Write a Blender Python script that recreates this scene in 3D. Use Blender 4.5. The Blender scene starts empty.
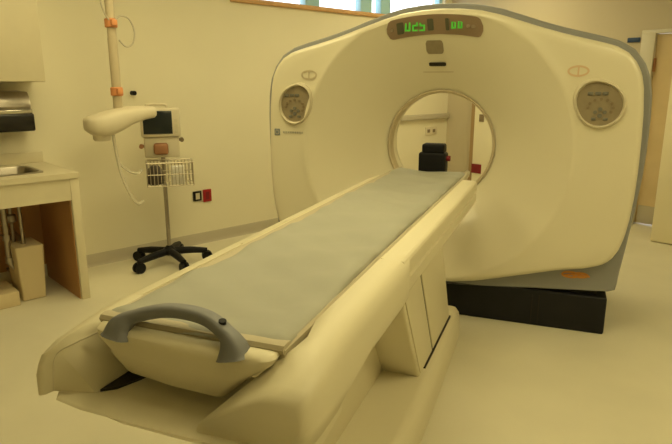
import bpy, bmesh, math, random
from mathutils import Vector, Matrix
random.seed(4)
PI = math.pi
COL = bpy.context.scene.collection
SC = bpy.context.scene

# ------------------------------------------------------------------ materials
def mat(name, col, rough=0.5, metal=0.0, noise=0.0, nscale=8.0, bump=0.0, bscale=60.0, coat=0.0, trans=0.0, emit=None, estr=0.0, spec=None, alpha=1.0):
    m = bpy.data.materials.new(name); m.use_nodes = True
    nt = m.node_tree; b = nt.nodes['Principled BSDF']
    b.inputs['Base Color'].default_value = (*col, 1)
    b.inputs['Roughness'].default_value = rough
    b.inputs['Metallic'].default_value = metal
    b.inputs['Coat Weight'].default_value = coat
    b.inputs['Transmission Weight'].default_value = trans
    b.inputs['Alpha'].default_value = alpha
    if spec is not None: b.inputs['Specular IOR Level'].default_value = spec
    if emit:
        b.inputs['Emission Color'].default_value = (*emit, 1); b.inputs['Emission Strength'].default_value = estr
    tc = nt.nodes.new('ShaderNodeTexCoord')
    if noise > 0:
        n = nt.nodes.new('ShaderNodeTexNoise'); n.inputs['Scale'].default_value = nscale; n.inputs['Detail'].default_value = 4
        nt.links.new(tc.outputs['Object'], n.inputs['Vector'])
        r = nt.nodes.new('ShaderNodeMapRange')
        r.inputs['From Min'].default_value = 0.3; r.inputs['From Max'].default_value = 0.7
        r.inputs['To Min'].default_value = 1 - noise; r.inputs['To Max'].default_value = 1 + noise
        nt.links.new(n.outputs['Fac'], r.inputs['Value'])
        mx = nt.nodes.new('ShaderNodeMix'); mx.data_type = 'RGBA'; mx.blend_type = 'MULTIPLY'
        mx.inputs['Factor'].default_value = 1
        mx.inputs[6].default_value = (*col, 1)
        nt.links.new(r.outputs['Result'], mx.inputs[7])
        nt.links.new(mx.outputs[2], b.inputs['Base Color'])
    if bump > 0:
        n2 = nt.nodes.new('ShaderNodeTexNoise'); n2.inputs['Scale'].default_value = bscale; n2.inputs['Detail'].default_value = 3
        nt.links.new(tc.outputs['Object'], n2.inputs['Vector'])
        bp = nt.nodes.new('ShaderNodeBump'); bp.inputs['Strength'].default_value = bump; bp.inputs['Distance'].default_value = 0.01
        nt.links.new(n2.outputs['Fac'], bp.inputs['Height']); nt.links.new(bp.outputs['Normal'], b.inputs['Normal'])
    return m

M = dict(
 wall=mat('wall_paint', (.84,.785,.61), .75, noise=.015, nscale=2, bump=.06, bscale=120),
 wall_dim=mat('wall_paint_less_lit', (.57,.50,.365), .8, noise=.015, nscale=2),  # same wall, coloured darker to put its dimmer light into the paint
 ceil=mat('ceiling_paint', (.80,.78,.72), .85, bump=.1, bscale=90),
 floor=mat('vinyl_floor', (.72,.675,.53), .42, noise=.03, nscale=3, spec=.3),
 base=mat('cove_base', (.52,.47,.37), .6),
 cover=mat('cream_plastic', (.78,.725,.56), .32, coat=.2, noise=.01, nscale=3),
 cover2=mat('cream_table_plastic', (.75,.69,.51), .45, noise=.01, nscale=3),
 cone=mat('warm_cone_plastic', (.665,.60,.445), .42, coat=.08, noise=.01, nscale=3),
 tan=mat('tan_ring', (.56,.475,.325), .5),
 grey=mat('grey_shell', (.29,.295,.305), .5),
 hgrey=mat('grey_handle', (.20,.205,.225), .5, noise=.03),
 black=mat('black_plastic', (.008,.008,.010), .5, spec=.2),
 blackm=mat('black_plinth', (.012,.012,.014), .5, noise=.15, spec=.25),
 dark=mat('dark_gap', (.02,.016,.012), .8),
 pad=mat('mattress_vinyl', (.38,.378,.325), .6, noise=.035, nscale=5, bump=.25, bscale=9),
 hem_slope_shade=mat('hem_tan_slope_shade', (.52,.46,.33), .6),
 panel=mat('panel_face', (.31,.255,.165), .5, noise=.06, nscale=30),
 rim=mat('panel_rim', (.66,.60,.455), .5),
 btn=mat('button_tan', (.24,.18,.11), .5),
 btng=mat('button_grey', (.17,.165,.14), .5),
 screen=mat('display_screen', (.30,.21,.14), .3),
 scrd=mat('display_dark', (.10,.10,.06), .3),
 green=mat('green_digits', (.05,.3,.03), .5, emit=(.16,.85,.05), estr=.28),
 orange=mat('orange_print', (.65,.28,.06), .5),
 orangef=mat('faint_orange_print', (.72,.53,.34), .5),
 bluegrey=mat('logo_bluegrey', (.20,.23,.26), .5),
 print=mat('grey_print', (.42,.40,.33), .5),
 wood=mat('sill_wood', (.62,.36,.16), .5, noise=.08, nscale=20),
 blue=mat('window_frame_blue', (.40,.70,.86), .45),
 steel=mat('brushed_steel', (.42,.38,.33), .32, metal=1.0, noise=.05, nscale=30),
 chrome=mat('chrome', (.72,.70,.66), .14, metal=1.0),
 lam=mat('counter_laminate', (.70,.635,.465), .45, noise=.02, nscale=10),
 kneeshade=mat('counter_inside_shade', (.50,.27,.11), .6, noise=.03, nscale=10),
 bin=mat('beige_bin', (.72,.60,.38), .6),
 red=mat('red_plate', (.36,.008,.014), .45),
 darkred=mat('dark_red_plate', (.20,.008,.014), .5),
 ivory=mat('ivory_housing', (.72,.65,.50), .5),
 orangeb=mat('orange_clamp', (.72,.30,.12), .5),
 tube=mat('clear_tubing', (.80,.75,.62), .35, alpha=.55),
 scrblack=mat('monitor_glass', (.012,.018,.022), .15),
 basket=mat('basket_wire', (.48,.42,.32), .4, metal=.6),
 brown=mat('brown_knob_block', (.42,.20,.10), .5),
 smoke=mat('smoked_plastic', (.012,.011,.012), .2),
 navy=mat('navy_plate', (.01,.04,.11), .4),
 doorm=mat('door_laminate', (.68,.53,.30), .5, noise=.04, nscale=6),
 piershade=mat('pier_shade_brown', (.36,.24,.12), .5),
 doorf=mat('door_frame_paint', (.66,.62,.50), .5),
 tall=mat('tall_cabinet_laminate', (.86,.78,.55), .5, noise=.01),
 paper=mat('white_paper', (.80,.78,.72), .7),
 cloth=mat('dark_cloth', (.08,.065,.06), .8),
 lightp=mat('light_diffuser', (.9,.9,.85), .5, emit=(1,.85,.41), estr=9.5),
 trimw=mat('light_trim', (.8,.8,.78), .4),
 sheet=mat('crumpled_paper', (.78,.72,.58), .7),
)
def glass_mat():
    m = bpy.data.materials.new('window_glass'); m.use_nodes = True; nt = m.node_tree; nt.nodes.clear()
    o = nt.nodes.new('ShaderNodeOutputMaterial'); t = nt.nodes.new('ShaderNodeBsdfTransparent'); g = nt.nodes.new('ShaderNodeBsdfGlossy')
    g.inputs['Roughness'].default_value = .03
    mx = nt.nodes.new('ShaderNodeMixShader'); mx.inputs[0].default_value = .06
    nt.links.new(t.outputs[0], mx.inputs[1]); nt.links.new(g.outputs[0], mx.inputs[2]); nt.links.new(mx.outputs[0], o.inputs[0])
    return m
M['glass'] = glass_mat()

# ------------------------------------------------------------------ mesh helpers
def new(): return bmesh.new()
def box(bm, x0, x1, y0, y1, z0, z1, bev=0.0, seg=3):
    vs = [bm.verts.new((x, y, z)) for x in (x0, x1) for y in (y0, y1) for z in (z0, z1)]
    fs = []
    for q in ((0,1,3,2), (4,6,7,5), (0,4,5,1), (2,3,7,6), (0,2,6,4), (1,5,7,3)):
        fs.append(bm.faces.new([vs[i] for i in q]))
    if bev > 0:
        es = list({e for f in fs for e in f.edges})
        bmesh.ops.bevel(bm, geom=es, offset=bev, segments=seg, profile=.5, affect='EDGES')
    return vs
def hexa(bm, P, bev=0.0, seg=3):
    """8 points ordered like box: (x0y0z0,x0y0z1,x0y1z0,x0y1z1,x1...)"""
    vs = [bm.verts.new(p) for p in P]; fs = []
    for q in ((0,1,3,2), (4,6,7,5), (0,4,5,1), (2,3,7,6), (0,2,6,4), (1,5,7,3)):
        fs.append(bm.faces.new([vs[i] for i in q]))
    if bev > 0:
        es = list({e for f in fs for e in f.edges})
        bmesh.ops.bevel(bm, geom=es, offset=bev, segments=seg, profile=.5, affect='EDGES')
def loft(bm, secs, cap=True, closed=True):
    rows = [[bm.verts.new(p) for p in s] for s in secs]
    n = len(rows[0])
    for a, b in zip(rows, rows[1:]):
        for i in range(n if closed else n - 1):
            j = (i + 1) % n
            try: bm.faces.new((a[i], a[j], b[j], b[i]))
            except ValueError: pass
    if cap and closed:
        bm.faces.new(rows[0][::-1]); bm.faces.new(rows[-1])
    return rows
def tube(bm, pts, r, n=10, cap=True):
    pts = [Vector(p) for p in pts]; secs = []
    rr = r if isinstance(r, (list, tuple)) else [r] * len(pts)
    up = None
    for i, p in enumerate(pts):
        t = (pts[min(i + 1, len(pts) - 1)] - pts[max(i - 1, 0)]).normalized()
        if up is None:
            up = Vector((0, 0, 1)) if abs(t.z) < .9 else Vector((1, 0, 0))
        s = t.cross(up)
        if s.length < 1e-5: s = t.orthogonal()
        s.normalize(); u = s.cross(t).normalized(); up = u
        secs.append([p + rr[i] * (math.cos(a) * s + math.sin(a) * u) for a in [2 * PI * k / n for k in range(n)]])
    loft(bm, secs, cap)
def spline(pts, k=8):
    P = [Vector(p) for p in pts]; out = []
    for i in range(len(P) - 1):
        a = P[max(i - 1, 0)]; b = P[i]; c = P[i + 1]; d = P[min(i + 2, len(P) - 1)]
        for j in range(k):
            t = j / k
            out.append(.5 * ((2 * b) + (c - a) * t + (2 * a - 5 * b + 4 * c - d) * t * t + (3 * b - a - 3 * c + d) * t ** 3))
    out.append(P[-1]); return out
def cyl(bm, p0, p1, r, n=20, r1=None): tube(bm, [p0, p1], [r, r if r1 is None else r1], n)
def lathe(bm, prof, c=(0, 0), n=24):
    loft(bm, [[(c[0] + r * math.cos(2 * PI * k / n), c[1] + r * math.sin(2 * PI * k / n), z) for k in range(n)] for r, z in prof])
def obj(name, bm, m, parent=None, smooth=40, bevel=0.0, sub=0):
    bmesh.ops.remove_doubles(bm, verts=bm.verts, dist=1e-6)
    bmesh.ops.recalc_face_normals(bm, faces=bm.faces)
    me = bpy.data.meshes.new(name); bm.to_mesh(me); bm.free()
    me.materials.append(m)
    if smooth:
        me.shade_smooth(); me.set_sharp_from_angle(angle=math.radians(smooth))
    o = bpy.data.objects.new(name, me); COL.objects.link(o)
    if parent: o.parent = parent
    if bevel > 0:
        b = o.modifiers.new('bevel', 'BEVEL'); b.width = bevel; b.segments = 3; b.limit_method = 'ANGLE'
    if sub:
        s = o.modifiers.new('sub', 'SUBSURF'); s.levels = sub; s.render_levels = sub
    return o
def tag(o, label, cat, group=None):
    o['label'] = label; o['category'] = cat
    if group: o['group'] = group
    return o
def thing(name, label, cat, loc, rz=0, group=None):
    o = bpy.data.objects.new(name, None); COL.objects.link(o); o.empty_display_size = .1
    o.location = loc; o.rotation_euler = (0, 0, rz)
    return tag(o, label, cat, group)
def struct(name, bm, m, parent=None, smooth=40, bevel=0.0):
    o = obj(name, bm, m, parent, smooth, bevel)
    if not parent: o['kind'] = 'structure'
    return o

# ------------------------------------------------------------------ the room (left wall x=-4.65, back wall y=6.4)
WX, BY, RX, FY, CH = -4.65, 6.4, 2.2, -2.2, 2.72
b = new(); box(b, WX-.2, RX+.2, FY-.2, BY+.2, -.1, 0); struct('floor', b, M['floor'], smooth=0)
b = new(); box(b, WX-.2, RX+.2, FY-.2, BY+.2, CH, CH+.1); struct('ceiling', b, M['ceil'], smooth=0)
W0, W1, WZ0, WZ1 = 3.38, 6.25, 2.17, 2.62
b = new()
box(b, WX-.2, WX, FY, W0, 0, CH); box(b, WX-.2, WX, W1, BY+.2, 0, CH)
box(b, WX-.2, WX, W0, W1, 0, WZ0); box(b, WX-.2, WX, W0, W1, WZ1, CH)
struct('wall_left', b, M['wall'], smooth=0)
DX0, DX1, DZ = -2.19, -1.15, 1.93
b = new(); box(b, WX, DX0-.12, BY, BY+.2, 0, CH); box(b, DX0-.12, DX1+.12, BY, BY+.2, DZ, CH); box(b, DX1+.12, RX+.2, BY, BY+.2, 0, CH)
struct('wall_back', b, M['wall_dim'], smooth=0)
b = new(); box(b, RX, RX+.2, FY, BY, 0, CH); struct('wall_right', b, M['wall'], smooth=0)
b = new(); box(b, WX-.2, RX+.2, FY-.2, FY, 0, CH); struct('wall_front', b, M['wall'], smooth=0)
# pilaster on the back wall
b = new(); box(b, -4.13, -3.1, 6.25, BY, 0, 1.82, .008); struct('trim_2', b, M['wall'])
b = new(); box(b, -4.185, -4.131, 6.262, BY, 0, 1.82); struct('pier_side_shade', b, M['piershade'], smooth=0)  # dark brown strip stands for shade on the pier's left side face
# baseboards: rubber cove base
def cove(pts_a, pts_b, nrm, name):
    b = new(); prof = [(0, 0), (.022, 0), (.012, .012), (.009, .03), (.009, .092), (.005, .1), (0, .1)]
    loft(b, [[(p[0] + nrm[0]*u, p[1] + nrm[1]*u, v) for u, v in prof] for p in (pts_a, pts_b)])
    struct(name, b, M['base'])
cove((WX, 1.37), (WX, BY), (1, 0), 'baseboard_left')
cove((-3.09, BY), (DX0-.125, BY), (0, -1), 'baseboard_back')
# window
wf = new()
for (y0, y1) in ((W0, W0+.05), (W1-.05, W1)): box(wf, WX-.12, WX-.05, y0, y1, WZ0+.03, WZ1)
box(wf, WX-.12, WX-.05, W0, W1, WZ1-.05, WZ1)
win = struct('window_1', wf, M['blue'], smooth=0)
for y0, y1 in ((4.00, 4.19), (4.79, 4.97), (5.115, 5.28)):
    b = new(); box(b, WX-.13, WX-.04, y0, y1, WZ0+.03, WZ1-.05, .006); obj('mullion', b, M['blue'], win)
b = new(); box(b, WX-.09, WX-.083, W0+.05, W1-.05, WZ0+.03, WZ1-.05); obj('window_pane', b, M['glass'], win, 0)
b = new(); box(b, WX-.14, WX+.035, W0-.30, W1, WZ0-.012, WZ0+.03, .008); obj('window_sill', b, M['wood'], win)
# wall rail at the far end of the left wall
b = new(); box(b, WX, WX+.05, 5.33, 6.38, 1.0, 1.065, .01); struct('trim_1', b, M['base'])
# door in the back wall
b = new(); box(b, DX0, DX1, BY+.03, BY+.075, .01, DZ-.01); door = struct('door_1', b, M['doorm'], smooth=0)
b = new()
box(b, DX0-.13, DX0, BY-.02, BY+.2, 0, DZ, .005); box(b, DX1, DX1+.13, BY-.02, BY+.2, 0, DZ, .005); box(b, DX0-.13, DX1+.13, BY-.02, BY+.2, DZ-.004, DZ+.03, .005)
obj('door_frame', b, M['doorf'], door)
b = new(); box(b, DX0+.02, DX1-.02, BY+.02, BY+.03, .02, .2); obj('kick_plate', b, M['base'], door)
b = new(); cyl(b, (DX0+.008, BY+.015, 1.56), (DX0+.008, BY+.015, 1.69), .014); obj('hinge', b, M['brown'], door)
b = new(); cyl(b, (DX1-.09, BY+.03, 1.0), (DX1-.09, BY-.03, 1.0), .012); cyl(b, (DX1-.09, BY-.03, 1.0), (DX1-.22, BY-.03, 1.0), .01); obj('door_handle', b, M['steel'], door)
b = new(); box(b, -2.455, -2.335, BY-.02, BY, 1.85, 1.895, .004)
tag(obj('wall_plate', b, M['navy']), 'small navy blue plate high on the back wall beside the door frame', 'plate')
# unseen ceiling panels, added and placed to brighten parts of the room
for i, (x, y) in enumerate([(-3.2, 1.5), (-1.5, 1.5), (.2, 1.5), (.5, 3.5), (-3.0, 3.6), (-3.5, 5.3)]):
    t = thing('added_ceiling_light', 'unseen ceiling panel added to light the scanner room', 'ceiling light', (x, y, CH), 0, 'added ceiling light panels')
    b = new(); box(b, -.29, .29, -.59, .59, -.012, -.004); obj('diffuser', b, M['lightp'], t, 0)
    b = new()
    box(b, -.32, -.29, -.62, .62, -.015, 0); box(b, .29, .32, -.62, .62, -.015, 0); box(b, -.29, .29, -.62, -.59, -.015, 0); box(b, -.29, .29, .59, .62, -.015, 0)
    obj('light_frame', b, M['trimw'], t, 0)

# ------------------------------------------------------------------ CT gantry  (local: x along its width, y into the bore, z up; front of plinth at y=0)
G = math.radians(25.7)
GO = Vector((-2.168, 2.891, 0))
gm = Matrix.Translation(GO) @ Matrix.Rotation(G, 4, 'Z')
gan = thing('ct_scanner_gantry', 'large cream CT scanner gantry with round bore and grey back shell on black plinth', 'CT scanner', GO, G)
BX, BZ = -.03, 1.06
half = [(0,1.872),(.12,1.866),(.228,1.852),(.337,1.824),(.44,1.79),(.549,1.754),(.66,1.72),(.753,1.695),(.86,1.668),(.94,1.645),(1.0,1.61),(1.045,1.56),(1.075,1.50),(1.09,1.43),(1.103,1.3),(1.109,1.15),(1.111,1.0),(1.108,.85),(1.098,.72),(1.083,.62),(1.062,.54),(1.028,.478),(.98,.442),(.90,.415),(.765,.39),(.60,.345),(.435,.30),(.28,.262),(.137,.238),(0,.23)]
shell_half = [(0,1.905),(.12,1.90),(.23,1.887),(.337,1.862),(.44,1.828),(.549,1.79),(.66,1.756),(.753,1.731),(.86,1.704),(.96,1.675),(1.035,1.63),(1.09,1.56),(1.125,1.48),(1.142,1.38),(1.148,1.25),(1.148,1.1),(1.143,.95),(1.13,.8),(1.115,.65),(1.098,.5),(1.083,.38),(1.078,.30),(1.07,.272),(1.0,.265),(.85,.255),(.6,.235),(.4,.215),(.2,.195),(0,.188)]
def polar(hf, N):
    pts = [(x, z) for x, z in hf] + [(-x, z) for x, z in hf[-2:0:-1]]
    ang = sorted(((math.atan2(z - BZ, x - BX)) % (2*PI), math.hypot(x - BX, z - BZ)) for x, z in pts)
    ang = [(ang[-1][0] - 2*PI, ang[-1][1])] + ang + [(ang[0][0] + 2*PI, ang[0][1])]
    out = []
    for k in range(N):
        t = 2*PI*k/N
        for (a0, r0), (a1, r1) in zip(ang, ang[1:]):
            if a0 <= t <= a1:
                # intersect the ray with the straight segment
                x0, z0 = r0*math.cos(a0), r0*math.sin(a0); x1, z1 = r1*math.cos(a1), r1*math.sin(a1)
                cx, cz = math.cos(t), math.sin(t)
                den = (x1-x0)*cz - (z1-z0)*cx
                r = (x1*z0 - x0*z1) / -den if abs(den) > 1e-9 else r0
                out.append(abs(r)); break
    return out
N = 256
RC = polar(half, N); RS = polar(shell_half, N)
R0, R1, YF = .335, .80, -.085
def flare(r):
    t = (R1 - r) / (R1 - R0)
    g = (math.sqrt(t*t + .085*.085) + t) / 2
    return YF + .35 * g ** 1.10 - .011 * math.exp(-((r - R1 - .012) / .03) ** 2)
def surf(x, z): return flare(math.hypot(x - BX, z - BZ))
def pol(k, r, y): t = 2*PI*k/N; return (BX + r*math.cos(t), y, BZ + r*math.sin(t))
rows = []
for i in range(29):
    r = R0 + (R1 - R0) * i / 28
    rows.append([pol(k, min(r, RC[k]-.05), flare(min(r, RC[k]-.05))) for k in range(N)])
b = new(); loft(b, rows, cap=False); obj('bore_cone', b, M['cover'], gan, 50)
rows = [rows[-1]]
for f in (.03, .06, .1, .15, .2, .3, .5, .75, 1.0):
    rr_ = [min(R1, RC[k]-.05) for k in range(N)]; rows.append([pol(k, rr_[k] + (RC[k] - .035 - rr_[k]) * f, flare(rr_[k] + (RC[k] - .035 - rr_[k]) * f)) for k in range(N)])
for ins, y in ((.022, .004), (.01, .013), (.003, .026), (0, .042)):
    rows.append([pol(k, RC[k] - ins, y + flare(RC[k] - .035)) for k in range(N)])
for ins, y in ((0, .005), (.02, .02)):
    rows.append([pol(k, RC[k] - ins, y) for k in range(N)])
b = new(); loft(b, rows, cap=False); obj('front_cover', b, M['cover'], gan, 50)
# bore: dark ring at the throat, liner, rear funnel
b = new(); yt = flare(R0)
loft(b, [[pol(k, r, y) for k in range(0, N, 2)] for r, y in ((.352, yt-.022), (.345, yt-.028), (.335, yt-.02), (.331, yt), (.331, yt+.05), (.36, yt+.06))], cap=False)
obj('bore_ring', b, M['tan'], gan)
b = new()
loft(b, [[pol(k, r, y) for k in range(0, N, 2)] for r, y in ((.334, yt+.03), (.334, yt+.12), (.36, yt+.24), (.42, yt+.36), (.50, yt+.46), (.58, yt+.53), (.66, yt+.57))], cap=False)
obj('bore_liner', b, M['cover'], gan)
# shell
YB = .86
b = new()
rows = [[pol(k, RC[k] - .03, .0) for k in range(N)], [pol(k, RS[k] - .012, .0) for k in range(N)], [pol(k, RS[k] - .003, .008) for k in range(N)], [pol(k, RS[k], .022) for k in range(N)],
        [pol(k, RS[k] + .012, .2) for k in range(N)], [pol(k, RS[k], .5) for k in range(N)], [pol(k, RS[k] - .05, YB-.04) for k in range(N)], [pol(k, RS[k] - .10, YB) for k in range(N)], [pol(k, .70, YB) for k in range(N)], [pol(k, .66, YB-.05) for k in range(N)]]
loft(b, rows, cap=False); obj('back_shell', b, M['grey'], gan, 35)
# plinth
b = new(); box(b, -1.037, 1.037, .0, .8, 0, .23, .012); box(b, -.98, .98, .04, .78, .22, .30)
pl = obj('plinth', b, M['blackm'], gan)
for x in (.62, .66):
    b = new(); box(b, x, x+.006, -.004, .01, .015, .20); obj('seam', b, M['dark'], pl, 0)
# top display: curved band lying on the flare
def band(bm, x0, x1, zlo, zhi, off, n=24, rnd=.5, thick=.02):
    f, bk = [], []
    for i in range(n + 1):
        u = i / n; x = x0 + (x1 - x0) * u
        zc = (zlo(x) + zhi(x)) / 2; h = (zhi(x) - zlo(x)) / 2
        w = (x1 - x0); e = min(u, 1 - u) * w
        rr = h * rnd
        hh = h - rr + math.sqrt(max(0, rr*rr - max(0, rr - e)**2)) if rr > 0 else h
        hh = max(hh, .0015)
        f.append([(x, surf(x, zc + hh*v) - off, zc + hh*v) for v in (-1, -.5, 0, .5, 1)])
    secs = []
    for row in f:
        secs.append(row + [(p[0], p[1] + thick, p[2]) for p in row[::-1]])
    loft(bm, secs)
zc = lambda x: 1.785 - .42 * (x + .03)**2
b = new(); band(b, -.315, .245, lambda x: zc(x)-.052, lambda x: zc(x)+.052, .006, 40, .75)
dsp = obj('top_display', b, M['screen'], gan)
for x0, x1, m in ((-.255, -.215, 'scrd'), (-.075, -.04, 'scrd'), (.03, .05, 'scrd')):
    b = new(); band(b, x0, x1, lambda x: zc(x)-.032, lambda x: zc(x)+.030, .010, 6, .1, .01)
    obj('display_window', b, M[m], dsp)
def digit(x, z, w, h, segs):
    b = new(); t = .009
    S = dict(a=(0, w, h-t, h), g=(0, w, h/2-t/2, h/2+t/2), d=(0, w, 0, t), f=(0, t, h/2, h), b=(w-t, w, h/2, h), e=(0, t, 0, h/2), c=(w-t, w, 0, h/2))
    for s in segs:
        x0, x1, z0, z1 = S[s]
        y = surf(x + w/2, z + h/2) - .016
        box(b, x+x0, x+x1, y, y+.008, z+z0, z+z1)
    obj('digit', b, M['green'], dsp, 0)
for k, s in enumerate(('abcdef', 'abged', 'afgcd')): digit(-.205 + .042*k, zc(-.15) - .030, .032, .062, s)
for k, s in enumerate(('abcdef', 'abcdef')): digit(.065 + .037*k, zc(.09) - .022, .026, .042, s)
for x in (-.285, .16, .19): 
    b = new(); y = surf(x, zc(x)); cyl(b, (x, y-.012, zc(x)), (x, y+.005, zc(x)), .012, 14); obj('indicator', b, M['btn'], dsp)
# intercom window and slot below it
b = new(); band(b, -.098, .005, lambda x: 1.625, lambda x: 1.70, .006, 16, .45); obj('intercom', b, M['panel'], gan)
b = new(); band(b, -.092, .012, lambda x: 1.555, lambda x: 1.577, .006, 12, .3); obj('laser_slot', b, M['dark'], gan)
b = new(); band(b, -.135, .055, lambda x: 1.518, lambda x: 1.523, .001, 12, .3, .004); obj('trim_line', b, M['tan'], gan)
# control pads left and right
def pad(cx, cz, sx):
    n = 48
    def ov(k, s):      # rounded teardrop, wider to the outer top
        t = 2*PI*k/n
        r = .112 * (1 + .25*max(0, math.cos(t - PI*.75))**3)
        x = r*math.cos(t)*s*(1 if sx > 0 else .90); z = r*math.sin(t)*s
        return sx*x, z
    b = new()
    def ring(s, y): return [(cx + ov(k, s)[0], y, cz + ov(k, s)[1]) for k in range(n)]
    loft(b, [ring(1.13, YF+.004), ring(1.10, YF-.008), ring(1.05, YF-.020), ring(1.02, YF-.023), ring(.985, YF-.018), ring(.96, YF-.004), ring(.95, YF+.002)], cap=False)
    p = obj('control_panel', b, M['rim'], gan)
    b = new(); loft(b, [ring(.97, YF-.001), ring(.97, YF+.004)]); obj('panel_face', b, M['panel'], p)
    def but(x, z, r, m, sq=False):
        b = new()
        if sq: box(b, cx+x-r*1.3, cx+x+r*1.3, YF-.008, YF, cz+z-r*.8, cz+z+r*.8, .003, 2)
        else: cyl(b, (cx+x, YF-.008, cz+z), (cx+x, YF, cz+z), r, 14)
        obj('button', b, M[m], p)
    for x in (-.055, -.018, .018): but(x, .062, .011, 'btng', True)
    for a in (-30, 0, 30, 60, 90, 120, 150, 180):
        but(.062*math.cos(math.radians(a)), -.012 + .045*math.sin(math.radians(a)), .008, 'btn')
    but(0, -.02, .011, 'btng'); but(-.024, -.036, .010, 'btng'); but(.024, -.036, .010, 'btng'); but(0, -.054, .012, 'btng')
    but(-.03, -.072, .009, 'btng', True); but(.03, -.072, .009, 'btng', True)
pad(.888, 1.338, 1); pad(-.912, 1.315, -1)
def ellring(bm, cx, cz, a, c, w, y, n=28):
    loft(bm, [[(cx + (a+s*w)*math.cos(2*PI*k/n), y+dy, cz + (c+s*w)*math.sin(2*PI*k/n)) for k in range(n)] for s, dy in ((-1, .002), (-1, 0), (1, 0), (1, .002))], cap=False)
for cx, cz, m in ((.762, 1.517, 'orangef'), (-.811, 1.503, 'tan')):
    b = new(); ellring(b, cx, cz, .05, .025, .005, YF-.002); box(b, cx-.004, cx+.004, YF-.002, YF, cz-.02, cz+.02); obj('tilt_emblem', b, M[m], gan, 0)
b = new(); ellring(b, .825, .352, .045, .016, .006, -.003); ellring(b, .88, .355, .04, .013, .006, -.004)
tube(b, [(.79, -.002, .345), (.85, -.004, .36), (.93, -.002, .35)], .006, 6)
obj('emblem', b, M['orange'], gan, 0)
b = new(); box(b, -1.062, -1.022, YF-.004, YF+.002, 1.118, 1.162, .003, 2); lg = obj('maker_logo', b, M['bluegrey'], gan)
b = new(); ellring(b, -1.042, 1.14, .013, .013, .0025, YF-.0055); obj('logo_ring', b, M['print'], lg, 0)
b = new()
for k in range(9): box(b, -1.0 + k*.0165, -.988 + k*.0165, YF-.002, YF+.001, 1.134, 1.146)
obj('logo_lettering', b, M['print'], gan, 0)

# ------------------------------------------------------------------ patient table (same local frame)
def tl(y): return gm @ Vector((0, y, 0))
TY = -1.3
tab = thing('patient_table', 'long cream CT patient table with grey padded top and end handle, running into scanner bore', 'patient table', tl(TY), G)
def T(bm): bmesh.ops.translate(bm, verts=bm.verts, vec=(0, -TY, 0)); return bm
def tobj(name, bm, m, parent=tab, smooth=40, bevel=0): return obj(name, T(bm), m, parent, smooth, bevel)
# base on the floor
b = new()
prof = [(-1, 0), (-1, .10), (-.97, .15), (-.90, .172), (-.8, .176), (.8, .176), (.90, .172), (.97, .15), (1, .10), (1, 0)]
secs = []
for y, w, h in ((-2.12, .20, .4), (-2.10, .235, .8), (-2.04, .255, .95), (-1.9, .268, 1), (-1.6, .268, 1), (-1.2, .262, 1), (-.8, .254, 1), (-.45, .246, 1), (-.32, .24, 1), (-.28, .228, .95), (-.26, .2, .8)):
    secs.append([(w*px, y, pz*h) for px, pz in prof])
loft(b, secs); tobj('table_base', b, M['cover2'], smooth=50)
# raised spine and the leaning lift pedestal
b = new(); hexa(b, [(-.20,-1.98,.16),(-.20,-2.2,.80),(-.20,-1.1,.16),(-.20,-1.4,.80),(.03,-1.98,.16),(.03,-2.2,.80),(.03,-1.1,.16),(.03,-1.4,.80)], .02)
tobj('lift_cover', b, M['cover2'])
b = new(); hexa(b, [(-.20,-1.20,.165),(-.20,-1.66,.82),(-.20,-.46,.165),(-.20,-.86,.82),(.20,-1.20,.165),(.20,-1.66,.82),(.20,-.46,.165),(.20,-.86,.82)], .012)
ped = tobj('pedestal', b, M['cover2'])
def sidey(z, f):   # y of a line at fraction f between the front and rear edge of the pedestal side
    a = -1.20 - .46*(z-.165)/.655; c = -.46 - .40*(z-.165)/.655
    return a + (c-a)*f
for f0, f1 in ((.03, .36), (.39, .97)):
    b = new(); z0, z1 = .19, .79
    hexa(b, [(.198, sidey(z0,f0), z0), (.198, sidey(z1,f0), z1), (.198, sidey(z0,f1), z0), (.198, sidey(z1,f1), z1),
             (.206, sidey(z0,f0), z0), (.206, sidey(z1,f0), z1), (.206, sidey(z0,f1), z0), (.206, sidey(z1,f1), z1)], .003, 2)
    obj('side_panel', T(b), M['cover2'], ped)
b = new()
for f in (.375,):
    hexa(b, [(.196, sidey(z0,f-.006), z0), (.196, sidey(z1,f-.006), z1), (.196, sidey(z0,f+.006), z0), (.196, sidey(z1,f+.006), z1),
             (.2025, sidey(z0,f-.006), z0), (.2025, sidey(z1,f-.006), z1), (.2025, sidey(z0,f+.006), z0), (.2025, sidey(z1,f+.006), z1)])
box(b, .198, .210, -1.12, -.47, .172, .184)
obj('panel_gap', T(b), M['dark'], ped, 0)
# under-frame
b = new(); box(b, -.24, .24, -2.3, -.50, .832, .895, .01); tobj('table_frame', b, M['cover2'])
# front ledge (the low lip round the end of the table)
b = new()
pl_ = [(-.31,-2.66),(-.28,-2.70),(-.2,-2.712),(0,-2.715),(.2,-2.712),(.28,-2.70),(.31,-2.66),(.300,-2.47),(-.300,-2.47)]
loft(b, [[(x*.9, y*.965, .70) for x, y in pl_], [(x*.98, y+.02, .775) for x, y in pl_], [(x, y, .785) for x, y in pl_], [(x*.985, y+.006, .79) for x, y in pl_]])
tobj('end_ledge', b, M['cover2'])
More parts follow.
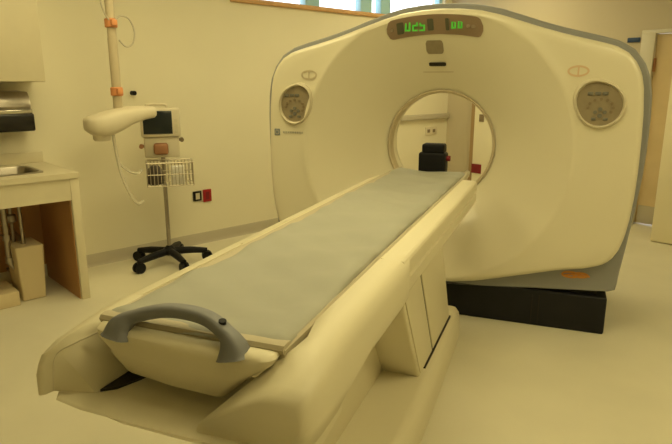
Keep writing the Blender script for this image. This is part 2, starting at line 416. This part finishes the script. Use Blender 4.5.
# side rails, both long sides
def rail(sx, y0, y1):
    pr = [(.228,.925),(.230,.947),(.234,.952),(.296,.950),(.304,.946),(.308,.938),(.309,.897),(.299,.892),(.299,.885),(.309,.880),(.309,.842),(.306,.835),(.298,.832),(.240,.832)]
    if sx < 0: pr = [(x, z - (.024*min(1, max(0, (x-.234)/.07)) if z > .9 else 0)) for x, z in pr]
    b = new(); secs = []
    for y, k in ((y0, 1), (y1-.03, 1), (y1-.008, .99), (y1, .95)):
        secs.append([(sx*(.27+(x-.27)*k), y, .885+(z-.885)*k) for x, z in pr])
    loft(b, secs); return b
for sx in (-1, 1): tobj('side_rail', rail(sx, -1.96, -.43), M['cover2'], smooth=22)
# larger covers over the near half of each side, ending in the wing beside the end ledge
CP = [(.229,.925),(.231,.950),(.262,.953),(.295,.950),(.311,.938),(.319,.912),(.322,.87),(.319,.835),(.309,.815),(.29,.808),(.25,.806),(.24,.82)]
def csec(sx, y, k=1.0, drop=0.0): return [(sx*(.28+(x-.28)*k), y, .87+(z-.87)*k - (drop if z < .85 else 0)) for x, z in CP]
def cclip(sx, y, xm, zm): return [(sx*min(x, xm), y, max(z, zm)) for x, z in CP]
def cover_secs(sx): return [cclip(sx, -1.90, .307, .85), cclip(sx, -1.915, .311, .835), cclip(sx, -1.94, .317, .818), csec(sx, -1.985, 1), csec(sx, -2.3, 1), csec(sx, -2.45, 1, .018)]
b = new(); loft(b, [[(x, y, z - (.020*min(1, max(0, (-x-.234)/.06)) if z > .90 else 0)) for x, y, z in q] for q in cover_secs(-1)]); tobj('side_cover', b, M['cover2'])
b = new(); secs = cover_secs(1)
for y, xin, zt, xo, zo in ((-2.53,.243,.948,.322,.931), (-2.575,.236,.944,.322,.928), (-2.61,.208,.922,.322,.922), (-2.64,.168,.888,.321,.915), (-2.665,.128,.852,.318,.907), (-2.685,.098,.825,.312,.898), (-2.697,.082,.808,.302,.885)):
    q = []
    q.append((xin-.002, zt-.012)); q.append((xin+.004, zt))
    q.append((xin+.004+(xo-.012-xin)*.30, zt+(zo+.016-zt)*.42)); q.append((xin+.004+(xo-.012-xin)*.66, zt+(zo+.012-zt)*.85)); q.append((xo-.010, zo))
    q.append((xo-.002, zo-.026)); q.append((xo, zo-.06)); q.append((xo-.002, .83)); q.append((xo-.008, .79))
    q.append((xo-.03, .787)); q.append((xin+.02, .787)); q.append((xin-.002, .788))
    secs.append([(x, y, z) for x, z in q])
loft(b, secs); tobj('side_cover', b, M['cover2'], smooth=75)
b = new()
st = [[(-.231,-2.45,.949),(-.262,-2.45,.944),(-.302,-2.45,.928),(-.322,-2.45,.895),(-.322,-2.45,.788)],
      [(-.235,-2.52,.932),(-.265,-2.515,.938),(-.305,-2.51,.924),(-.325,-2.51,.893),(-.325,-2.51,.788)],
      [(-.242,-2.584,.906),(-.270,-2.58,.926),(-.308,-2.575,.915),(-.329,-2.57,.890),(-.329,-2.57,.788)],
      [(-.272,-2.633,.893),(-.292,-2.64,.908),(-.318,-2.645,.898),(-.333,-2.645,.872),(-.333,-2.645,.788)],
      [(-.294,-2.662,.880),(-.306,-2.677,.888),(-.322,-2.686,.878),(-.333,-2.688,.855),(-.331,-2.686,.788)],
      [(-.304,-2.673,.856),(-.312,-2.691,.858),(-.322,-2.699,.85),(-.329,-2.70,.835),(-.326,-2.697,.788)],
      [(-.310,-2.676,.788),(-.314,-2.695,.788),(-.321,-2.702,.788),(-.327,-2.702,.788),(-.325,-2.698,.787)]]
loft(b, st, cap=False, closed=False)
b.faces.new([b.verts.new(p) for p in ((-.231,-2.45,.949),(-.235,-2.52,.932),(-.242,-2.584,.906),(-.205,-2.548,.788),(-.20,-2.45,.788))])
b.faces.new([b.verts.new(p) for p in ((-.242,-2.584,.906),(-.272,-2.633,.893),(-.294,-2.662,.880),(-.212,-2.652,.788),(-.205,-2.548,.788))])
b.faces.new([b.verts.new(p) for p in ((-.294,-2.662,.880),(-.304,-2.673,.856),(-.310,-2.676,.788),(-.212,-2.652,.788))])
wl = tobj('end_wing', b, M['cover2'], smooth=48)
b = new(); tube(b, spline([(-.242,-2.584,.907),(-.272,-2.633,.894),(-.294,-2.662,.881),(-.304,-2.673,.857),(-.310,-2.677,.79)], 5), .0016, 6)
obj('wing_seam', T(b), M['rim'], wl)
# cradle: shallow trough that carries the mattress
b = new(); secs = []
for y in (-2.60, -2.0, -1.4, -.8, -.3, -.10, -.06):
    k = 1 if y < -.2 else (.97 if y < -.08 else .9)
    pr = [(-.230,.945),(-.224,.95),(-.205,.937),(-.12,.931),(0,.929),(.12,.931),(.205,.937),(.224,.95),(.230,.945),(.226,.92),(.15,.897),(0,.892),(-.15,.897),(-.226,.92)]
    secs.append([(x*k, y, z) for x, z in pr])
loft(b, secs); tobj('cradle', b, M['hem_slope_shade'], smooth=50)  # cradle coloured tan to stand for shade on its sloping sides
# cradle nose: a tapering end block with a flat slanted face
def nose_ring(z, xl, xr, yl, yr, r=.03):
    pts = [(xl*.9, -2.42)]
    for k in range(6):
        a = k/5*PI/2; pts.append((xl + r - r*math.cos(a), yl + r - r*math.sin(a)))
    pts.append(((xl+xr)/2, (yl+yr)/2 - .006))
    for k in range(6):
        a = (1-k/5)*PI/2; pts.append((xr - r + r*math.cos(a), yr + r - r*math.sin(a)))
    pts.append((xr*.9, -2.42)); return [(x, y, z) for x, y in pts]
b = new()
loft(b, [nose_ring(.824,-.150,.085,-2.597,-2.615,.015), nose_ring(.828,-.162,.098,-2.606,-2.626,.016), nose_ring(.835,-.168,.106,-2.611,-2.634,.018), nose_ring(.885,-.192,.160,-2.636,-2.652), nose_ring(.890,-.188,.166,-2.637,-2.652), nose_ring(.922,-.218,.214,-2.640,-2.648), nose_ring(.935,-.222,.220,-2.638,-2.644), nose_ring(.942,-.218,.216,-2.630,-2.636), nose_ring(.944,-.205,.205,-2.615,-2.620)])
nose = tobj('cradle_end', b, M['cover2'], smooth=35)
b = new(); hexa(b, [(-.207,-2.645,.785),(-.207,-2.645,.796),(-.205,-2.5,.785),(-.205,-2.5,.796),(-.180,-2.622,.785),(-.180,-2.622,.796),(-.14,-2.5,.785),(-.13,-2.5,.796)]); obj('end_gap', T(b), M['dark'], nose, 0)
# mattress
b = new(); NX, NY = 18, 120
def mz(x, y):
    u = x/.225
    z = .948 + .012*u*u
    if abs(u) > .9: z -= .012*((abs(u)-.9)/.1)**2
    z += .0042*math.sin(7*x + 9*y + 1.3*math.sin(3*y)) + .0040*math.sin(23*y - 14*x + 2*math.sin(5*x+y)) * (0.4+.6*math.sin(2.1*y)**2)
    z += .0022*math.sin(41*y + 25*x)
    if y < -2.52: z += .004*math.sin((y+2.6)/.08*PI)
    return z
top, bot = [], []
for j in range(NY+1):
    y = -2.60 + (2.60-.17)*j/NY
    if j == 0: dz = -.006
    else: dz = 0
    hw = .222 - .022*min(1, j/30); top.append([(hw*(2*i/NX-1), y + (.008*math.cos(i/NX*PI*2) if j < 2 else 0), mz(.222*(2*i/NX-1), y)+dz) for i in range(NX+1)])
secs = []
for j, row in enumerate(top):
    secs.append(row + [(row[-1][0]+.006, row[-1][1], row[-1][2]-.006), (row[-1][0]+.004, row[-1][1], .930)] + [(p[0], p[1], .930) for p in row[::-1]] + [(row[0][0]-.004, row[0][1], .930), (row[0][0]-.006, row[0][1], row[0][2]-.006)])
loft(b, secs); mt = tobj('mattress', b, M['pad'], smooth=60)
b = new()
loft(b, [[(x, y, z) for y, z in ((-2.59,.934),(-2.602,.937),(-2.606,.946),(-2.600,.954),(-2.585,.957),(-2.57,.954))] for x in (-.228,-.222,-.1,0,.1,.222,.228)])
obj('mattress_hem', T(b), M['hem_slope_shade'], mt)
# handle
b = new()
path = spline([(-.152,-2.630,.928),(-.146,-2.625,.952),(-.120,-2.612,.971),(-.055,-2.599,.988),(.003,-2.597,.992),(.058,-2.600,.986),(.104,-2.612,.968),(.125,-2.622,.950),(.132,-2.626,.926)], 7)
n = len(path); secs = []
for i, p in enumerate(path):
    t = (path[min(i+1, n-1)] - path[max(i-1, 0)]).normalized()
    e = abs(i/(n-1) - .5)*2
    wy = .019 + .016*max(0, (e-.55)/.45)**1.3; wz = .014 + .022*max(0, (e-.5)/.5)
    s = Vector((0, 1, 0)); s = (s - t*s.dot(t)).normalized(); u = t.cross(s)
    secs.append([p + wy*math.copysign(abs(math.cos(a))**.7, math.cos(a))*s + wz*math.copysign(abs(math.sin(a))**.7, math.sin(a))*u for a in [2*PI*k/16 for k in range(16)]])
loft(b, secs); hd = tobj('handle', b, M['hgrey'], smooth=60)
b = new(); cyl(b, (.092,-2.606,.970), (.096,-2.610,.993), .008, 14); obj('release_button', T(b), M['black'], hd)

# black head support standing on the far end of the cradle
hp = gm @ Vector((.0, -.115, .9505))
hs = thing('head_support', 'black boxy head support with side knob at far end of table inside bore', 'head support', hp, G)
b = new(); box(b, -.075, .085, -.05, .05, -.018, .105, .012); obj('support_body', b, M['black'], hs)
b = new(); box(b, -.058, .075, -.045, .045, .10, .155, .012); obj('head_cushion', b, M['black'], hs)
b = new(); cyl(b, (.083, 0, .07), (.105, 0, .07), .016, 16); obj('knob', b, M['darkred'], hs)

# ------------------------------------------------------------------ counter with sink on the left wall
CF, CY0, CY1 = -3.93, -.9, 1.372
ct = thing('sink_counter', 'cream laminate wall counter with deep apron and open knee space at left wall', 'counter', (WX, .3, 0))
def L(bm, o): bmesh.ops.translate(bm, verts=bm.verts, vec=(-o[0], -o[1], -o[2])); return bm
co = (WX, .3, 0)
SX0, SX1, SY0, SY1 = -4.47, -4.08, .55, 1.20
b = new()
box(b, WX, SX0, CY0, CY1, .845, .88); box(b, SX1, CF, CY0, CY1, .845, .88); box(b, SX0, SX1, CY0, SY0, .845, .88); box(b, SX0, SX1, SY1, CY1, .845, .88)
obj('worktop', L(b, co), M['lam'], ct, 0)
b = new(); box(b, CF-.03, CF-.012, CY0, CY1-.06, .70, .845); obj('apron', L(b, co), M['lam'], ct, 0)
for y in (CY1-.062, CY0+.005):
    b = new(); box(b, WX, CF-.008, y, y+.055, 0, .845, .003, 2); obj('end_panel', L(b, co), M['lam'], ct)
b = new(); box(b, WX, WX+.015, CY0+.06, CY1-.062, .1, .845); obj('back_panel', L(b, co), M['kneeshade'], ct, 0)  # brown colour puts the knee-space shade into the panel
b = new(); box(b, WX+.016, CF-.035, CY1-.068, CY1-.0625, .0, .844); obj('inside_shade_panel', L(b, co), M['kneeshade'], ct, 0)  # thin board added to carry painted shade inside the end panel
b = new(); box(b, WX, WX+.015, CY0, CY1, .88, .96, .004, 2); obj('backsplash', L(b, co), M['lam'], ct)
sk = thing('sink', 'stainless steel sink basin set into the wall counter with tap and drain pipes', 'sink', (-4.275, .875, .88))
so = (-4.275, .875, .88)
b = new()
def rr(w, l, z, r=.06, n=6):
    out = []
    for sx, sy, a0 in ((1,1,0),(-1,1,90),(-1,-1,180),(1,-1,270)):
        for k in range(n+1):
            a = math.radians(a0 + 90*k/n); out.append((sx*(w-r)+r*math.cos(a), sy*(l-r)+r*math.sin(a), z))
    return out
loft(b, [rr(.205,.335,.001), rr(.205,.335,.006), rr(.185,.315,.007), rr(.18,.31,-.005), rr(.165,.295,-.15), rr(.14,.27,-.165)], cap=False)
b.faces.new([b.verts.new((x, y, z)) for x, y, z in rr(.14,.27,-.165)])
obj('basin', b, M['steel'], sk)
b = new(); lathe(b, [(.035,.0),(.035,.02),(.02,.03),(.016,.05)], (-.26, .0)); tube(b, spline([(-.26,0,.04),(-.26,0,.13),(-.22,0,.17),(-.15,0,.17),(-.11,0,.14)], 6), .011, 12)
for s in (-.1, .1):
    lathe(b, [(.025,.0),(.025,.02),(.015,.035)], (-.26, s)); tube(b, [(-.26,s,.03),(-.20,s*1.2,.045)], .008, 8)
fa = obj('tap', b, M['chrome'], sk)
b = new()
lathe(b, [(.035,-.17),(.035,-.20),(.02,-.21),(.02,-.42),(.028,-.42),(.028,-.46)], (0, .1))
tube(b, spline([(0,.1,-.44),(0,.1,-.60),(0,.13,-.66),(-.02,.17,-.66),(-.03,.20,-.60),(-.06,.20,-.52),(-.12,.2,-.48),(-.355,.2,-.47)], 7), .02, 12)
lathe(b, [(.032,-.62),(.032,-.58)], (0, .105)); lathe(b, [(.03,-.79),(.03,-.74),(.012,-.73),(.012,-.20)], (-.08, .16)); lathe(b, [(.03,-.70),(.03,-.66),(.012,-.65),(.012,-.20)], (.03, .19))
tube(b, [(-.08,.16,-.76),(-.355,.16,-.76)], .012, 8); tube(b, [(.03,.19,-.68),(-.355,.19,-.68)], .012, 8)
lathe(b, [(.022,-.36),(.034,-.35),(.034,-.31),(.022,-.30)], (-.08, .16))
obj('drain_pipes', b, M['steel'], sk)
# bin and low box below the counter
b = new(); hexa(b, [(-4.40,1.00,0),(-4.42,.985,.385),(-4.40,1.15,0),(-4.42,1.165,.385),(-4.17,1.00,0),(-4.15,.985,.385),(-4.17,1.15,0),(-4.15,1.165,.385)], .012)
tag(obj('waste_bin', b, M['bin']), 'tall beige waste bin under the sink counter', 'bin')
b = new(); box(b, -4.42, -4.12, .62, .97, 0, .10, .006, 2)
tag(obj('low_box', b, M['bin']), 'low beige box on the floor below the sink pipes', 'box')
# wall cupboard
uc = thing('wall_cupboard', 'cream wall cupboard hung above the sink counter', 'cupboard', (WX, .3, 1.46))
b = new(); box(b, 0, .31, -1.2, 1.055, 0, .75, .003, 2); obj('cupboard_body', b, M['lam'], uc)
for y0, y1 in ((-1.195, -.47), (-.465, .27), (.275, 1.05)):
    b = new(); box(b, .312, .332, y0, y1, .004, .745, .003, 2); d = obj('cupboard_door', b, M['lam'], uc)
    b = new(); tube(b, [(.333, y0+.05, .05), (.355, y0+.05, .05), (.355, y0+.05, .15), (.333, y0+.05, .15)], .005, 8); obj('door_pull', b, M['steel'], d)
# paper towel dispenser
tw = thing('towel_dispenser', 'steel and smoked black paper towel dispenser on wall above the sink counter', 'towel dispenser', (WX, 1.06, 1.125))
b = new()
pr = [(0,.15),(.20,.15),(.215,.17),(.205,.235),(.17,.27),(0,.275)]
loft(b, [[(x*k, y, .15+(z-.15)*k) for x, z in pr] for y, k in ((-.28,.97),(-.27,1),(.20,1),(.212,.97))]); obj('dispenser_cover', b, M['steel'], tw)
b = new(); box(b, 0, .19, -.27, .225, .12, .152, .005, 2); obj('dispenser_band', b, M['chrome'], tw)
b = new(); box(b, 0, .20, -.275, .232, .0, .122, .012); obj('dispenser_bin', b, M['smoke'], tw)

# ------------------------------------------------------------------ wall fittings
b = new(); box(b, WX, WX+.014, 2.597, 2.683, .405, .495, .004, 2); o = tag(obj('wall_outlet', b, M['black']), 'black outlet plate low on left wall beside the red one', 'outlet')
b = new(); box(b, .0, .004, -.02, .02, -.028, .028); p = obj('socket', b, M['rim'], o, 0); p.location = (WX+.013, 2.64, .45)
b = new(); box(b, WX, WX+.014, 2.70, 2.785, .385, .50, .004, 2); o = tag(obj('wall_outlet', b, M['red']), 'red emergency outlet plate low on left wall', 'outlet')
b = new(); box(b, 0, .004, -.018, .018, -.035, .035); p = obj('socket', b, M['darkred'], o, 0); p.location = (WX+.013, 2.742, .443)
b = new(); box(b, -4.128, -3.99, 6.236, 6.25, .345, .46, .004, 2); o = tag(obj('wall_outlet', b, M['darkred']), 'dark red outlet plate seen through the scanner bore beside table end', 'outlet')
b = new(); box(b, -.03, .03, 0, .004, -.035, .035); p = obj('socket', b, M['darkred'], o, 0); p.location = (-4.06, 6.233, .40)
b = new(); box(b, -4.055, -3.99, 6.236, 6.25, .985, 1.075, .004, 2); tag(obj('light_switch', b, M['btn']), 'small brown switch plate on back wall pillar seen through the bore', 'switch')
b = new(); box(b, WX, WX+.012, 5.94, 6.18, .80, .90, .004, 2); o = tag(obj('wall_outlet', b, M['ivory']), 'pale double outlet under the far wall rail, seen through the bore', 'outlet')
for y in (6.0, 6.11):
    b = new(); box(b, WX+.011, WX+.016, y-.025, y+.025, .83, .87); obj('socket', b, M['btn'], o, 0)
b = new(); cyl(b, (WX, 2.104, 1.373), (WX+.05, 2.104, 1.373), .018, 18); tag(obj('round_bumper', b, M['black']), 'small round black bumper on the left wall beside the hanging pole', 'bumper')

# ------------------------------------------------------------------ ceiling-hung pole with arm head
px, py = -4.1, 1.745
hp_ = thing('equipment_boom', 'cream ceiling-hung pole with orange clamps and a rounded white arm head', 'equipment arm', (px, py, CH))
po = (px, py, CH)
b = new(); lathe(b, [(.032,1.27),(.032,1.75),(.030,1.76),(.030,CH)], (px, py)); obj('pole', L(b, po), M['tan'], hp_)
b = new(); lathe(b, [(.10,CH-.06),(.10,CH)], (px, py)); obj('ceiling_flange', L(b, po), M['ivory'], hp_)
for z in (1.395, 1.852):
    b = new(); lathe(b, [(.034,z-.03),(.042,z-.026),(.042,z+.026),(.034,z+.03)], (px, py)); box(b, px+.03, px+.065, py-.02, py+.02, z-.02, z+.02, .005, 2); obj('clamp', L(b, po), M['orangeb'], hp_)
b = new(); secs = []
for y, z0, z1, w in ((1.49,1.155,1.205,.03), (1.505,1.13,1.222,.07), (1.54,1.105,1.238,.10), (1.60,1.092,1.252,.115), (1.66,1.10,1.268,.12), (1.72,1.125,1.28,.12), (1.80,1.165,1.29,.115), (1.90,1.195,1.292,.10), (1.97,1.205,1.29,.085), (1.985,1.215,1.28,.07)):
    zc_ = (z0+z1)/2; h = (z1-z0)/2
    secs.append([(px+.03+w*math.copysign(abs(math.cos(a))**.6, math.cos(a)), y, zc_+h*math.copysign(abs(math.sin(a))**.6, math.sin(a))) for a in [2*PI*k/20 for k in range(20)]])
loft(b, secs); obj('arm_head', L(b, po), M['ivory'], hp_, 60)
b = new(); lathe(b, [(.05,1.062),(.06,1.075),(.06,1.11)], (px+.03, 1.60)); obj('arm_nozzle', L(b, po), M['ivory'], hp_)
b = new(); tube(b, spline([(px+.05,1.67,1.11),(px+.05,1.685,.95),(px+.05,1.71,.80),(px+.05,1.76,.66),(px+.05,1.81,.59),(px+.05,1.855,.60)], 8), .012, 10)
tube(b, spline([(px+.05,1.69,.90),(px+.05,1.77,.83),(px+.05,1.84,.81),(px+.05,1.86,.84)], 6), .009, 8); obj('tubing', L(b, po), M['tube'], hp_)
b = new(); tube(b, spline([(px+.04,1.76,1.87),(px+.04,1.80,1.90),(px+.04,1.86,1.88),(px+.04,1.89,1.80),(px+.04,1.87,1.72),(px+.04,1.82,1.70),(px+.04,1.775,1.74)], 8), .006, 8)
tube(b, spline([(px+.03,1.73,1.86),(px+.03,1.69,1.92),(px+.03,1.67,2.05),(px+.03,1.68,2.4),(px+.02,1.71,CH)], 8), .006, 8); obj('cable', L(b, po), M['base'], hp_)

# ------------------------------------------------------------------ monitor trolley (local +x faces the camera side)
kx, ky, kr = -4.27, 2.145, -.47
kt = thing('monitor_trolley', 'black-wheeled trolley carrying a patient monitor and wire basket by left wall', 'trolley', (kx, ky, 0), kr)
b = new(); lathe(b, [(.05,.085),(.06,.10),(.06,.125),(.03,.15),(.02,.16)]); obj('hub', b, M['black'], kt)
for k in range(5):
    a = math.radians(-52 + 72*k); c, s = math.cos(a), math.sin(a)
    b = new(); tube(b, [(.03*c, .03*s, .112), (.18*c, .18*s, .105), (.30*c, .30*s, .09)], [.030, .028, .022], 10); lg_ = obj('leg', b, M['black'], kt)
    b = new(); x, y = .30*c, .30*s
    cyl(b, (x, y, .085), (x, y, .05), .014, 10)
    for o_ in (-.018, .018):
        cyl(b, (x - s*(o_-.010), y + c*(o_-.010), .043), (x - s*(o_+.010), y + c*(o_+.010), .043), .043, 20)
    obj('caster', b, M['black'], lg_)
b = new(); cyl(b, (0,0,.14), (0,0,.92), .016, 16); obj('pole', b, M['steel'], kt)
# monitor
b = new(); box(b, -.09, .07, -.15, .145, 1.045, 1.265, .015)
mo = obj('monitor', b, M['ivory'], kt)
b = new(); box(b, .066, .076, -.13, .085, 1.07, 1.245, .003, 2); obj('screen', b, M['scrblack'], mo)
b = new()
for z in (1.08, 1.12, 1.16): box(b, .066, .076, .10, .125, z, z+.022)
obj('monitor_keys', b, M['rim'], mo, 0)
b = new(); tube(b, spline([(-.01,-.10,1.262),(-.01,-.09,1.29),(-.01,.04,1.29),(-.01,.05,1.262)], 5), .010, 8); obj('carry_handle', b, M['ivory'], mo)
b = new(); box(b, -.10, .05, -.135, .13, .885, 1.045, .012); md = obj('module', b, M['ivory'], kt)
b = new(); box(b, .045, .075, -.065, .045, .91, 1.0, .02); obj('module_cover', b, M['brown'], md)
for y, z, m in ((-.155, .975, 'brown'), (.15, 1.02, 'btn')):
    b = new(); cyl(b, (0, y, z), (.06, y, z), .017, 14); box(b, .0, .03, min(y, 0), max(y, 0), z-.01, z+.01); obj('side_knob', b, M[m], md)
# wire basket
b = new()
bx0, bx1, by0, by1, bz0, bz1 = .03, .24, -.125, .215, .69, .865
def wire(p, q, r=.003): tube(b, [p, q], r, 6)
for z in (bz0, (bz0+bz1)/2, bz1):
    r = .006 if z == bz1 else .004
    for p, q in (((bx0,by0),(bx1,by0)), ((bx1,by0),(bx1,by1)), ((bx1,by1),(bx0,by1)), ((bx0,by1),(bx0,by0))): wire((*p, z), (*q, z), r)
ny, nx = 13, 8
for i in range(ny+1):
    y = by0 + (by1-by0)*i/ny
    wire((bx1,y,bz0), (bx1,y,bz1)); wire((bx0,y,bz0), (bx0,y,bz1)); wire((bx0,y,bz0), (bx1,y,bz0))
for i in range(1, nx):
    x = bx0 + (bx1-bx0)*i/nx
    for y in (by0, by1): wire((x,y,bz0), (x,y,bz1))
cyl(b, (0,.0,.72), (bx0,.0,.72), .012, 8); cyl(b, (0,0,.84), (bx0,0,.84), .012, 8)
obj('basket', b, M['basket'], kt)
km = Matrix.Translation((kx, ky, 0)) @ Matrix.Rotation(kr, 4, 'Z')
t = new(); 
secs = []
for z, w in ((.69,.045),(.70,.055),(.76,.05),(.81,.055),(.835,.03)):
    secs.append([(.0+w*(1+.18*math.sin(3*a+z*40))*math.cos(a), w*(1+.15*math.cos(2*a+z*30))*math.sin(a), z-.69) for a in [2*PI*k/16 for k in range(16)]])
loft(t, secs); o = obj('cable_bundle', t, M['cloth'], None, 60); o.location = km @ Vector((.135, -.065, .6905)); o.rotation_euler = (0,0,kr)
tag(o, 'dark coiled bundle in the left half of the trolley basket', 'cable bundle')
t = new(); box(t, -.035, .035, -.05, .05, 0, .14, .004, 2); o = obj('paper_box', t, M['paper']); o.location = km @ Vector((.16, .10, .6905)); o.rotation_euler = (0,0,kr)
tag(o, 'small white carton in the right half of the trolley basket', 'carton')

# ------------------------------------------------------------------ tall cabinet at the right edge
b0 = thing('tall_cabinet', 'tall cream cabinet standing on the floor at the far right beside the scanner', 'cabinet', (-1.4, 6.0, 0))
b = new(); box(b, -.41, .41, -.215, .30, 0, 1.9, .004, 2); obj('cabinet_body', b, M['tall'], b0)
for x0, x1 in ((-.405, -.003), (.003, .405)):
    b = new(); box(b, x0, x1, -.237, -.218, .012, 1.89, .003, 2); d = obj('cabinet_door', b, M['tall'], b0)
    xx = x1-.04 if x0 < -.1 else x0+.04
    b = new(); tube(b, [(xx,-.237,.95), (xx,-.265,.95), (xx,-.265,1.1), (xx,-.237,1.1)], .005, 8); obj('door_pull', b, M['steel'], d)

# ------------------------------------------------------------------ sky, camera
w = bpy.data.worlds.new('world'); SC.world = w; w.use_nodes = True
bg = w.node_tree.nodes['Background']; bg.inputs['Color'].default_value = (.90, .96, 1, 1); bg.inputs['Strength'].default_value = 3.0

cam = bpy.data.cameras.new('camera'); cam.sensor_fit = 'HORIZONTAL'; cam.sensor_width = 36; cam.lens = 580/672*36
cam.clip_start = .02
co_ = bpy.data.objects.new('camera', cam); COL.objects.link(co_)
co_.location = (0, 0, 1.46)
co_.rotation_euler = (PI/2 - math.atan(140/580), 0, math.radians(46.7))
SC.camera = co_
vs = SC.view_settings
vs.view_transform = 'Standard'; vs.look = 'None'; vs.gamma = 1; vs.use_curve_mapping = False; vs.exposure = -.16
